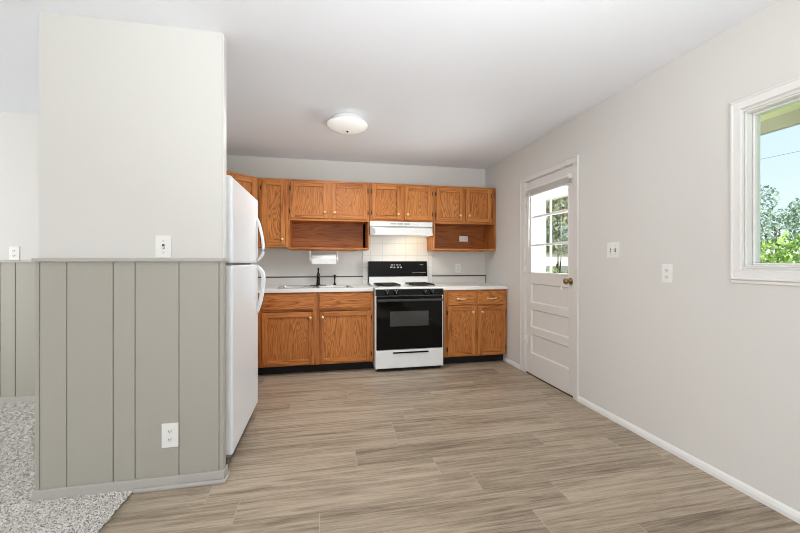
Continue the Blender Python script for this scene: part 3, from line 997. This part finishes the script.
# side profile in Y,Z: vertical vent band, step, sloping apron
prof = [(D, 1.668), (4.245, 1.668), (4.245, 1.614), (4.30, 1.614), (4.30, 1.601), (4.262, 1.598), (4.258, 1.585), (4.235, 1.520), (4.235, 1.508), (4.245, 1.508), (4.245, 1.520), (4.268, 1.582), (4.31, 1.590), (4.31, 1.604), (D, 1.604)]
b.prism(prof, 0, HX0, HX1)
b.box(HX0, HX0 + 0.006, 4.246, D, 1.508, 1.61); b.box(HX1 - 0.006, HX1, 4.246, D, 1.508, 1.61)
b.box(HX0, HX1, D - 0.02, D - 0.012, 1.508, 1.61)
hd.part('shell', b, M['hood'])
b = MB()
b.prism([(HX0, 1.600), (HX0 + 0.058, 1.578), (HX0 + 0.064, 1.535), (HX0 + 0.050, 1.512), (HX0, 1.512)], 1, 4.226, 4.262)  # plain grey wedge in front of the hood's left end
hd.part('end_wedge', b, M['hood_grey'], label='grey wedge at the left end of the hood')
b = MB()
for k in range(3):
    xa = 0.765 + k * 0.083
    for j in range(4):
        b.box(xa, xa + 0.070, 4.2435, 4.246, 1.634 + j * 0.005, 1.6368 + j * 0.005)
hd.part('vent_slot', b, M['gasket'])
for xa in (1.06, 1.11):
    b = MB(); b.box(xa, xa + 0.026, 4.241, 4.246, 1.636, 1.648, 0.002)
    hd.part('rocker_switch', b, M['plastic'])
b = MB(); b.box(HX0 + 0.006, HX1 - 0.006, 4.29, D - 0.02, 1.585, 1.603)
hd.part('filter', b, M['chrome'])
b = MB(); b.box(0.86, 1.06, 4.30, 4.40, 1.535, 1.585, 0.012, 3)
hd.part('lamp_lens', b, M['hoodbulb'], label='lit amber lamp lens')
hl = area('hood_lamp', (1.02, 4.36, 1.528), (0.25, 0.0, -1), 0.40, 0.10, 1.1, (1.0, 0.80, 0.48))

# ------------------------------------------------------------------ stove
RX0, RX1 = 0.531, 1.294
RF = 3.872
st = Thing('gas_stove', 'white freestanding gas stove with black glass oven door', 'stove', ((RX0 + RX1) / 2, 4.2, 0))
b = MB()
b.box(RX0, RX1, RF + 0.03, D - 0.03, 0.035, 0.893, 0.003)
b.box(RX0 + 0.001, RX0 + 0.02, RF + 0.002, RF + 0.04, 0.035, 0.893); b.box(RX1 - 0.02, RX1 - 0.001, RF + 0.002, RF + 0.04, 0.035, 0.893)
st.part('body', b, M['white_app'])
b = MB(); b.box(RX0 - 0.004, RX1 + 0.004, RF - 0.012, D - 0.10, 0.893, 0.912, 0.006, 3)
b.box(RX0 + 0.03, RX1 - 0.03, RF + 0.03, D - 0.13, 0.910, 0.9135, 0.0015)
cook = st.part('cooktop', b, M['white_app'])
# backguard
b = MB(); b.prism([(D - 0.11, 0.90), (D - 0.025, 0.90), (D - 0.025, 1.19), (D - 0.055, 1.19), (D - 0.085, 1.008), (D - 0.092, 0.995)], 0, RX0 + 0.004, RX1 - 0.004)
bg = st.part('backguard', b, M['white_app'])
b = MB()
b.prism([(D - 0.097, 1.006), (D - 0.084, 1.006), (D - 0.056, 1.198), (D - 0.070, 1.198)], 0, RX0 + 0.006, RX1 - 0.006, bev=0.004)
b.box(RX0 - 0.003, RX0 + 0.007, D - 0.105, D - 0.02, 0.93, 1.195, 0.003)
b.prism([(CF + 0.25, 0.912), (D - 0.02, 0.912), (D - 0.02, 0.94), (D - 0.105, 0.94)], 0, RX0 - 0.004, RX0 + 0.002)
st.part('control_panel', b, M['black'], parent=bg, label='black clock panel')
b = MB()
def onpanel(z): return D - 0.099 + (z - 1.006) * (0.027 / 0.192)
def mark(x, z, w_, h_):
    y = onpanel(z)
    b.box(x, x + w_, y - 0.0012, y + 0.004, z, z + h_)
xs0 = 0.815
for k, wv in enumerate((0.026, 0.018, 0.024, 0.020)): mark(xs0 + k * 0.036, 1.145, wv, 0.012)
for k, wv in enumerate((0.030, 0.022, 0.026, 0.020)): mark(xs0 - 0.01 + k * 0.044, 1.112, wv, 0.018)
mark(1.19, 1.150, 0.045, 0.006)
for k in range(7): mark(1.09 + k * 0.026, 1.050, 0.018, 0.005)
st.part("panel_lettering", b, M['grey_mark'], parent=bg)
# burners and grates
for gx0, gx1 in ((0.590, 0.835), (0.985, 1.235)):
    for gy in (4.115, 4.31):
        cxm = (gx0 + gx1) / 2
        b = MB(); b.lathe([(0.085, 0), (0.080, 0.003), (0.045, 0.001), (0.040, 0.006), (0.036, 0.010), (0, 0.011)], (cxm, gy, 0.9136), n=24)
        st.part('burner', b, M['iron'], parent=cook)
    b = MB()
    g0, g1, zt_ = 4.03, 4.40, 0.929
    for x in (gx0, gx1): b.tube([(x, g0, zt_), (x, g1, zt_)], 0.009, 6)
    for y in (g0, 4.215, g1): b.tube([(gx0, y, zt_), (gx1, y, zt_)], 0.009, 6)
    for gy in (4.115, 4.31):
        cxm = (gx0 + gx1) / 2
        for k in range(4):
            an = PI / 4 + k * PI / 2
            b.tube([(cxm + 0.035 * math.cos(an), gy + 0.035 * math.sin(an), zt_ + 0.002), (cxm + 0.11 * math.cos(an), gy + 0.085 * math.sin(an), zt_)], 0.005, 6)
    for x in (gx0, gx1):
        for y in (g0, 4.215, g1): b.tube([(x, y, 0.914), (x, y, zt_)], 0.006, 6)
    st.part('grate', b, M['iron'], parent=cook)
# knob panel
b = MB(); b.prism([(RF - 0.008, 0.824), (RF + 0.03, 0.824), (RF + 0.03, 0.893), (RF - 0.002, 0.893)], 0, RX0 + 0.003, RX1 - 0.003, bev=0.002)
kp = st.part('knob_panel', b, M['black'])
for x in (0.657, 0.756, 1.082, 1.163):
    b = MB(); b.lathe([(0.024, 0), (0.023, 0.006), (0.018, 0.010), (0.016, 0.026), (0, 0.027)], (x, RF - 0.004, 0.853), (0, -1, 0.09), 18)
    b.box(x - 0.004, x + 0.004, RF - 0.037, RF - 0.010, 0.838, 0.874, 0.002)
    kn = st.part('knob', b, M['black'], parent=kp)
    b = MB(); b.box(x - 0.014, x - 0.004, RF - 0.0066, RF - 0.002, 0.879, 0.884); b.box(x + 0.012, x + 0.022, RF - 0.0070, RF - 0.003, 0.874, 0.880)
    st.part('knob_lettering', b, M['grey_mark'], parent=kp)
    b = MB(); b.box(x - 0.0014, x + 0.0014, RF - 0.0385, RF - 0.0365, 0.850, 0.873)
    st.part('knob_pointer', b, M['grey_mark'], parent=kp)
# oven door
b = MB()
b.box(RX0 + 0.012, RX1 - 0.012, RF - 0.010, RF + 0.028, 0.243, 0.818, 0.005, 2)
od = st.part('oven_door', b, M['black_glass'], label='black glass oven door')
for xa in (RX0 + 0.004, RX1 - 0.0125):
    b = MB(); b.box(xa, xa + 0.0085, RF - 0.006, RF + 0.028, 0.243, 0.818, 0.002)
    st.part('door_edge', b, M['white_app'], parent=od)
def win_mat():
    t = NT('oven_window')
    x, y, z = t.xyz(t.obj())
    fx = t.math('FRACT', t.math('MULTIPLY', x, 160)); fz = t.math('FRACT', t.math('MULTIPLY', z, 160))
    dot = t.math('LESS_THAN', t.math('ADD', t.math('POWER', t.math('SUBTRACT', fx, 0.5), 2.0), t.math('POWER', t.math('SUBTRACT', fz, 0.5), 2.0)), 0.12)
    return t.bsdf(t.mix(dot, lin(70, 70, 68), lin(30, 30, 30)), 0.10)
b = MB(); b.box(0.690, 1.122, RF - 0.0112, RF - 0.006, 0.492, 0.655, 0.001)
st.part('oven_window', b, win_mat(), parent=od, label='grey oven window')
b = MB()
b.box(RX0 + 0.016, RX1 - 0.016, RF - 0.046, RF - 0.026, 0.762, 0.790, 0.008, 3, smooth=False)
for x in (RX0 + 0.03, RX1 - 0.055): b.box(x, x + 0.025, RF - 0.030, RF - 0.006, 0.764, 0.788, 0.003)
st.part('oven_handle', b, plain('charcoal_handle', (52, 52, 52), 0.25), parent=od)
# bottom drawer
b = MB(); b.box(RX0 + 0.001, RX1 - 0.001, RF - 0.008, RF + 0.028, 0.040, 0.236, 0.006, 2)
bd = st.part('drawer', b, M['white_app'])
b = MB(); b.box(0.722, 1.122, RF - 0.020, RF - 0.004, 0.198, 0.214, 0.006, 2)
st.part('drawer_handle', b, M['black'], parent=bd, label='black bar handle')
b = MB(); b.box(RX0 + 0.02, RX1 - 0.02, RF + 0.03, RF + 0.05, 0.008, 0.04)
st.part('base', b, M['toe'])
for x in (RX0 + 0.04, RX1 - 0.04):
    for y in (RF + 0.07, D - 0.09):
        b = MB(); b.lathe([(0.018, 0), (0.018, 0.006), (0.010, 0.010), (0.010, 0.036)], (x, y, 0), n=12)
        st.part('foot', b, M['toe'])

# ------------------------------------------------------------------ refrigerator
FX = -0.512
FY0, FY1 = 2.224, 3.030
fr = Thing('refrigerator', 'white top freezer refrigerator beside the partition', 'refrigerator', (-0.9, 2.65, 0))
b = MB(); b.box(-1.250, FX - 0.062, FY0 + 0.004, FY1 - 0.004, 0.035, 1.662, 0.008, 3)
fr.part('body', b, M['fridge'])
b = MB(); b.box(FX - 0.062, FX - 0.052, FY0 + 0.012, FY1 - 0.012, 0.115, 1.668)
fr.part('gasket', b, M['gasket'])
b = MB(); b.box(FX - 0.054, FX, FY0, FY1, 1.182, 1.676, 0.014, 4)
fd = fr.part('freezer_door', b, M['fridge'])
b = MB(); b.box(FX - 0.054, FX, FY0, FY1, 0.086, 1.170, 0.014, 4)
rd = fr.part('refrigerator_door', b, M['fridge'])
yh = FY1 - 0.055
def bow(z0, z1, flip):
    pts = []
    n = 14
    for k in range(n + 1):
        t_ = k / n
        z = z0 + (z1 - z0) * t_
        q = t_ if not flip else 1 - t_
        # steep shoulder near the door split, long taper away from it
        o_ = 0.052 * (1 - (1 - min(1, q / 0.22)) ** 2) if q < 0.22 else 0.052 * math.cos((q - 0.22) / 0.78 * PI / 2) ** 0.75
        pts.append((FX + max(o_, 0.0) - 0.004, yh, z))
    return pts
b = MB(); b.tube(bow(1.196, 1.530, False), 0.016, 12, flat=(1.0, 0.7))
fr.part('handle', b, M['fridge'], parent=fd)
b = MB(); b.tube(bow(0.800, 1.158, True), 0.016, 12, flat=(1.0, 0.7))
fr.part('handle', b, M['fridge'], parent=rd)
b = MB(); b.box(FX - 0.09, FX - 0.03, FY0 + 0.02, FY1 - 0.02, 0.016, 0.078, 0.004)
for k in range(3): b.box(FX - 0.031, FX - 0.026, FY0 + 0.05, FY1 - 0.05, 0.032 + k * 0.012, 0.038 + k * 0.012)
fr.part('kick_grille', b, plain('grey_grille', (120, 120, 116), 0.5))
b = MB(); b.box(FX - 0.060, FX - 0.012, FY0 + 0.004, FY0 + 0.045, 0.075, 0.085, 0.002); b.lathe([(0.006, 0), (0.006, 0.02)], (FX - 0.03, FY0 + 0.022, 0.067), n=10)
fr.part('hinge', b, M['gasket'])
b = MB(); b.box(FX - 0.056, FX - 0.010, FY0 + 0.004, FY0 + 0.045, 1.171, 1.181, 0.002)
fr.part('hinge', b, M['gasket'])
b = MB(); b.box(FX - 0.10, FX - 0.012, FY0 + 0.006, FY0 + 0.05, 1.663, 1.684, 0.004, 2)
fr.part('hinge_cover', b, M['fridge'])
for x in (-1.2, FX - 0.11):
    for y in (FY0 + 0.07, FY1 - 0.07):
        b = MB(); b.lathe([(0.02, 0), (0.02, 0.01), (0.012, 0.014), (0.012, 0.04)], (x, y, 0), n=12)
        fr.part('foot', b, M['toe'])

# ------------------------------------------------------------------ ceiling light
LC = (0.195, 3.20)
cl = Thing('ceiling_light', 'round flush ceiling light with white glass shade', 'ceiling light', (LC[0], LC[1], H))
b = MB(); b.lathe([(0.130, 0), (0.135, -0.012), (0.135, -0.040), (0.128, -0.048), (0.0, -0.048)], (LC[0], LC[1], H), n=40)
cl.part('pan', b, M['trim'])
b = MB(); b.lathe([(0.150, -0.046), (0.174, -0.052), (0.176, -0.060), (0.165, -0.074), (0.135, -0.090), (0.090, -0.102), (0.045, -0.108), (0, -0.110)], (LC[0], LC[1], H), n=48)
cl.part('shade', b, M['diffuser'])
b = MB(); b.lathe([(0.004, -0.106), (0.009, -0.110), (0.009, -0.116), (0.005, -0.122), (0, -0.123)], (LC[0], LC[1], H), n=14)
cl.part('finial', b, M['bronze'], label='small dark finial')

kl = bpy.data.lights.new('ceiling_lamp', 'AREA')
kl.shape = 'DISK'; kl.size = 0.30; kl.energy = 16.5; kl.color = (0.97, 0.98, 1.0)
ko = bpy.data.objects.new('ceiling_lamp', kl); COL.objects.link(ko)
ko.location = (LC[0], LC[1], H - 0.128)

# ------------------------------------------------------------------ outlets and switches
def frame_of(face):
    """maps plate-local (u along wall, n out of wall, v up) to world"""
    if face == '-y': return lambda c, u, n, v: (c[0] + u, c[1] - n, c[2] + v)
    return lambda c, u, n, v: (c[0] - n, c[1] + u, c[2] + v)
def pbox(mb, F, c, u0, u1, n0, n1, v0, v1, bev=0.0, seg=1):
    a = F(c, u0, n0, v0); e_ = F(c, u1, n1, v1)
    mb.box(a[0], e_[0], a[1], e_[1], a[2], e_[2], bev, seg)

def outlet(label, c, face, w_=0.072, h_=0.118, flat=False):
    F = frame_of(face)
    th = Thing('wall_outlet', label, 'outlet', c, 'wall outlets')
    W2, H2 = (w_ / 2, h_ / 2) if not flat else (h_ / 2, w_ / 2)
    b = MB(); pbox(b, F, c, -W2, W2, 0.0, 0.006, -H2, H2, 0.002, 2)
    pl = th.part('cover_plate', b, M['plastic'])
    for sgn in (1, -1):
        u, v = (0, sgn * h_ * 0.17) if not flat else (sgn * h_ * 0.17, 0)
        b = MB(); pbox(b, F, c, u - 0.014, u + 0.014, 0.004, 0.0085, v - 0.013, v + 0.013, 0.003, 2)
        rc = th.part('receptacle', b, M['plastic'], parent=pl)
        b = MB()
        if not flat:
            pbox(b, F, c, u - 0.0075, u - 0.0050, 0.0080, 0.0092, v - 0.003, v + 0.006); pbox(b, F, c, u + 0.0050, u + 0.0075, 0.0080, 0.0092, v - 0.003, v + 0.006)
            pbox(b, F, c, u - 0.002, u + 0.002, 0.0080, 0.0092, v - 0.009, v - 0.005)
        else:
            pbox(b, F, c, u - 0.003, u + 0.006, 0.0080, 0.0092, v - 0.0075, v - 0.0050); pbox(b, F, c, u - 0.003, u + 0.006, 0.0080, 0.0092, v + 0.0050, v + 0.0075)
            pbox(b, F, c, u - 0.009, u - 0.005, 0.0080, 0.0092, v - 0.002, v + 0.002)
        th.part('slot', b, M['slot'], parent=pl)
    return th

def switch(label, c, face, w_, h_, toggles):
    F = frame_of(face)
    th = Thing('light_switch', label, 'light switch', c, 'light switches')
    b = MB(); pbox(b, F, c, -w_ / 2, w_ / 2, 0, 0.006, -h_ / 2, h_ / 2, 0.002, 2)
    pl = th.part('cover_plate', b, M['plastic'])
    for u, up in toggles:
        b = MB(); pbox(b, F, c, u - 0.006, u + 0.006, 0.005, 0.0068, -0.013, 0.013)
        th.part('toggle_slot', b, M['slot'], parent=pl)
        b = MB(); v = 0.006 * up
        b.tube([F(c, u, 0.004, 0), F(c, u, 0.022, v * 2)], [0.0055, 0.0042], 8)
        th.part('toggle', b, M['plastic'], parent=pl)
        for v in (-0.030, 0.030):
            b = MB(); p_ = F(c, u, 0.0055, v); q_ = F((0, 0, 0), 0, 1, 0)
            b.lathe([(0.0032, 0), (0.0028, 0.0014), (0, 0.0016)], p_, q_, 10)
            th.part('screw', b, M['grey_mark'], parent=pl)
    return th

switch('white single toggle switch on the partition just above the grey cap rail', (-0.834, YP0, 1.270), '-y', 0.076, 0.118, [(0, -1)])
outlet('white outlet low on the grey panelled partition', (-0.798, YP0 - 0.012, 0.275), '-y', 0.080, 0.128)
outlet('white outlet above the wainscot of the far carpeted room wall', (-2.552, YL, 1.262), '-y')
switch('white double toggle switch on the right wall beside the door', (R, 2.352, 1.278), '-x', 0.116, 0.118, [(-0.023, 1), (0.023, -1)])
outlet('white outlet on the right wall below the window', (R, 1.912, 1.116), '-x')
outlet('white outlet on the back wall above the right countertop', (1.734, D, 1.106), '-y')
outlet('white sideways outlet at the back of the right open shelf', (1.808, D - 0.012, 1.495), '-y', flat=True)

# ================================================================== outside
b = MB(); b.box(R + 0.11, 40, -20, 40, -0.42, -0.36)
struct('ground', b, M['lawn'], 'green lawn outside the house', 'ground')

# porch beyond the door
b = MB()
x = R + 0.13
while x < 2.50:
    b.box(x, x + 0.098, 3.93, 3.96, -0.05, 2.36, 0.003); x += 0.10
b.box(R + 0.11, x, 3.955, 4.0, -0.05, 2.36)
po = Thing('wall_porch', 'white boarded porch wall seen through the door glass', 'wall', (2.4, 3.95, 0), kind='structure')
po.part('boards', b, M['porch'])
b = MB(); b.box(2.515, 2.590, 3.90, 3.98, -0.05, 2.36, 0.004)
po.part('corner_post', b, M['porch'])
b = MB(); b.box(2.575, 2.675, 3.1, 3.98, 1.925, 2.36, 0.004)
po.part('header_beam', b, M['porch'])
b = MB(); b.box(R + 0.11, 2.78, 3.1, 4.0, 2.30, 2.36)
po.part('porch_ceiling', b, M['porch'])
b = MB(); b.box(2.61, 2.63, 3.845, 3.860, -0.05, 1.925)
po.part('slim_post', b, M['porch'])
b = MB(); b.box(R + 0.11, 2.78, 2.0, 4.0, -0.36, -0.05)
po.part('porch_slab', b, M['fascia'])

# eave over the window
ev = Thing('roof_eave', 'cream boarded roof eave outside the window', 'roof', (2.5, 0.5, 2.1), kind='structure')
b = MB()
for k in range(5):
    xa = R + 0.11 + k * 0.128
    b.box(xa, xa + 0.120, -2.0, 1.98, 2.130 + 0.004 * (k % 2), 2.16, 0.003)
ev.part('soffit_boards', b, M['soffit'])
b = MB(); b.box(2.86, 2.90, -2.0, 1.98, 2.045, 2.22, 0.003)
ev.part('fascia_board', b, M['fascia'])
b = MB(); b.prism([(T, 2.44), (2.92, 2.20), (2.92, 2.23), (T, 2.60)], 1, -2.0, 1.98)
ev.part('roof_slope', b, M['fascia'])

b = MB()
pts = []
for k in range(15):
    q = k / 14
    pts.append((11.0 + 3.0 * q, 10.5 - 9.5 * q, 4.02 + 0.75 * q - 0.5 * math.sin(PI * q) * 0.5))
b.tube(pts, 0.007, 6)
o = b.build('power_cable', M['wire']); tag(o, 'thin overhead cable crossing the sky outside the window', 'cable')

def leaves(mb, centers, n, size, rnd):
    t = bmesh.new()
    tot = sum(c[3] ** 2 for c in centers)
    for (cx, cy, cz, r, sq) in centers:
        m = int(n * r * r / tot)
        for _ in range(m):
            d_ = Vector((rnd.gauss(0, 1), rnd.gauss(0, 1), rnd.gauss(0, 1))).normalized()
            rr_ = r * (0.45 + 0.6 * rnd.random() ** 0.6)
            p_ = Vector((cx, cy, cz)) + Vector((d_.x * rr_, d_.y * rr_, d_.z * rr_ * sq))
            s_ = size * rnd.uniform(0.6, 1.3)
            a = Vector((rnd.gauss(0, 1), rnd.gauss(0, 1), rnd.gauss(0, 1))).normalized()
            u = a.orthogonal().normalized()
            w_ = a.cross(u)
            v0 = t.verts.new(p_ - u * s_); v1 = t.verts.new(p_ + w_ * s_ * 0.45 + a * s_ * 0.12)
            v2 = t.verts.new(p_ + u * s_); v3 = t.verts.new(p_ - w_ * s_ * 0.45 + a * s_ * 0.12)
            t.faces.new((v0, v1, v2)); t.faces.new((v0, v2, v3))
    mb._merge(t, 0, True)

def tree(name, label, cat, base, trunk_h, centers, n, size, mat, seed, tr=0.10, group=None):
    rnd = random.Random(seed)
    th = Thing(name, label, cat, base, group)
    b = MB()
    bx, by, bz = base
    b.tube([(bx, by, bz), (bx + 0.05, by, bz + trunk_h * 0.5), (bx, by + 0.04, bz + trunk_h)], [tr, tr * 0.75, tr * 0.5], 8)
    for (cx, cy, cz, r, sq) in centers:
        b.tube([(bx, by, bz + trunk_h * 0.6), ((bx + cx) / 2, (by + cy) / 2, (bz + trunk_h * 0.6 + cz) / 2 + 0.1), (cx, cy, cz + r * sq * 0.5)], [tr * 0.5, tr * 0.3, tr * 0.1], 6)
    th.part('trunk', b, M['bark'])
    b = MB(); leaves(b, centers, n, size, rnd)
    th.part('foliage', b, mat)
    return th

def polar(px, dist):
    a = 0.2043 + math.atan((px - 400) / 364.04)
    return dist * math.sin(a), dist * math.cos(a)
# window view
x, y = polar(777, 13)
tree('tree', 'sparse tree rising above the bushes outside the window', 'tree', (x, y, -0.36), 2.4,
     [(x - 0.3, y + 0.4, 2.75, 0.55, 0.8), (x + 0.45, y - 0.5, 2.35, 0.6, 0.7), (x - 0.5, y + 0.9, 2.1, 0.6, 0.7), (x + 0.2, y - 1.1, 2.3, 0.55, 0.7), (x + 0.1, y, 2.0, 0.8, 0.6), (x + 0.8, y - 1.9, 2.0, 0.8, 0.6)], 6000, 0.050, M['leaf_dark'], 11, tr=0.045)
x, y = polar(790, 10)
tree('leafy_bush', 'light green bush filling the lower part of the window view', 'bush', (x, y, -0.36), 1.0,
     [(x - 0.6, y + 0.9, 1.2, 0.8, 0.8), (x + 0.3, y - 0.2, 1.15, 0.85, 0.75), (x + 0.9, y - 1.2, 1.25, 0.9, 0.8), (x - 0.9, y + 1.7, 1.1, 0.7, 0.8), (x, y, 0.5, 1.0, 0.8), (x - 0.7, y + 1.2, 0.5, 0.9, 0.8)], 11000, 0.060, M['leaf_light'], 12, tr=0.04)
# door view
x, y = polar(558, 10.5)
tree('tree', 'leafy tree seen through the door glass', 'tree', (x, y, -0.36), 1.5,
     [(x, y, 2.2, 1.0, 0.8), (x - 0.8, y + 0.5, 1.8, 0.8, 0.7), (x + 0.8, y - 0.4, 1.8, 0.9, 0.7), (x + 0.3, y, 2.8, 0.8, 0.7)], 9000, 0.075, M['leaf_dark'], 13, tr=0.05)
x, y = polar(562, 6.5)
tree('leafy_bush', 'low light green bush behind the porch', 'bush', (x, y, -0.36), 0.7,
     [(x, y, 0.62, 0.48, 0.9), (x + 0.5, y - 0.3, 0.6, 0.5, 0.9), (x - 0.5, y + 0.35, 0.6, 0.45, 0.9)], 3200, 0.06, M['leaf_bush'], 14, tr=0.03)
# low white building behind the yard
x, y = polar(563, 19)
nb = Thing('outbuilding', 'low white building in the yard beyond the porch', 'building', (x, y, -0.36))
b = MB(); b.box(x - 2.5, x + 2.5, y, y + 3, -0.36, 1.75)
nb.part('walls', b, M['porch'])
b = MB(); b.prism([(y - 0.3, 1.70), (y + 1.5, 2.35), (y + 3.3, 1.70), (y + 3.3, 1.78), (y + 1.5, 2.45), (y - 0.3, 1.78)], 0, x - 2.8, x + 2.8)
nb.part('roof', b, M['fascia'])
b = MB(); b.box(x - 2.5, x + 2.5, y - 0.02, y + 0.02, -0.36, 1.0)
nb.part('base_band', b, M['gasket'])
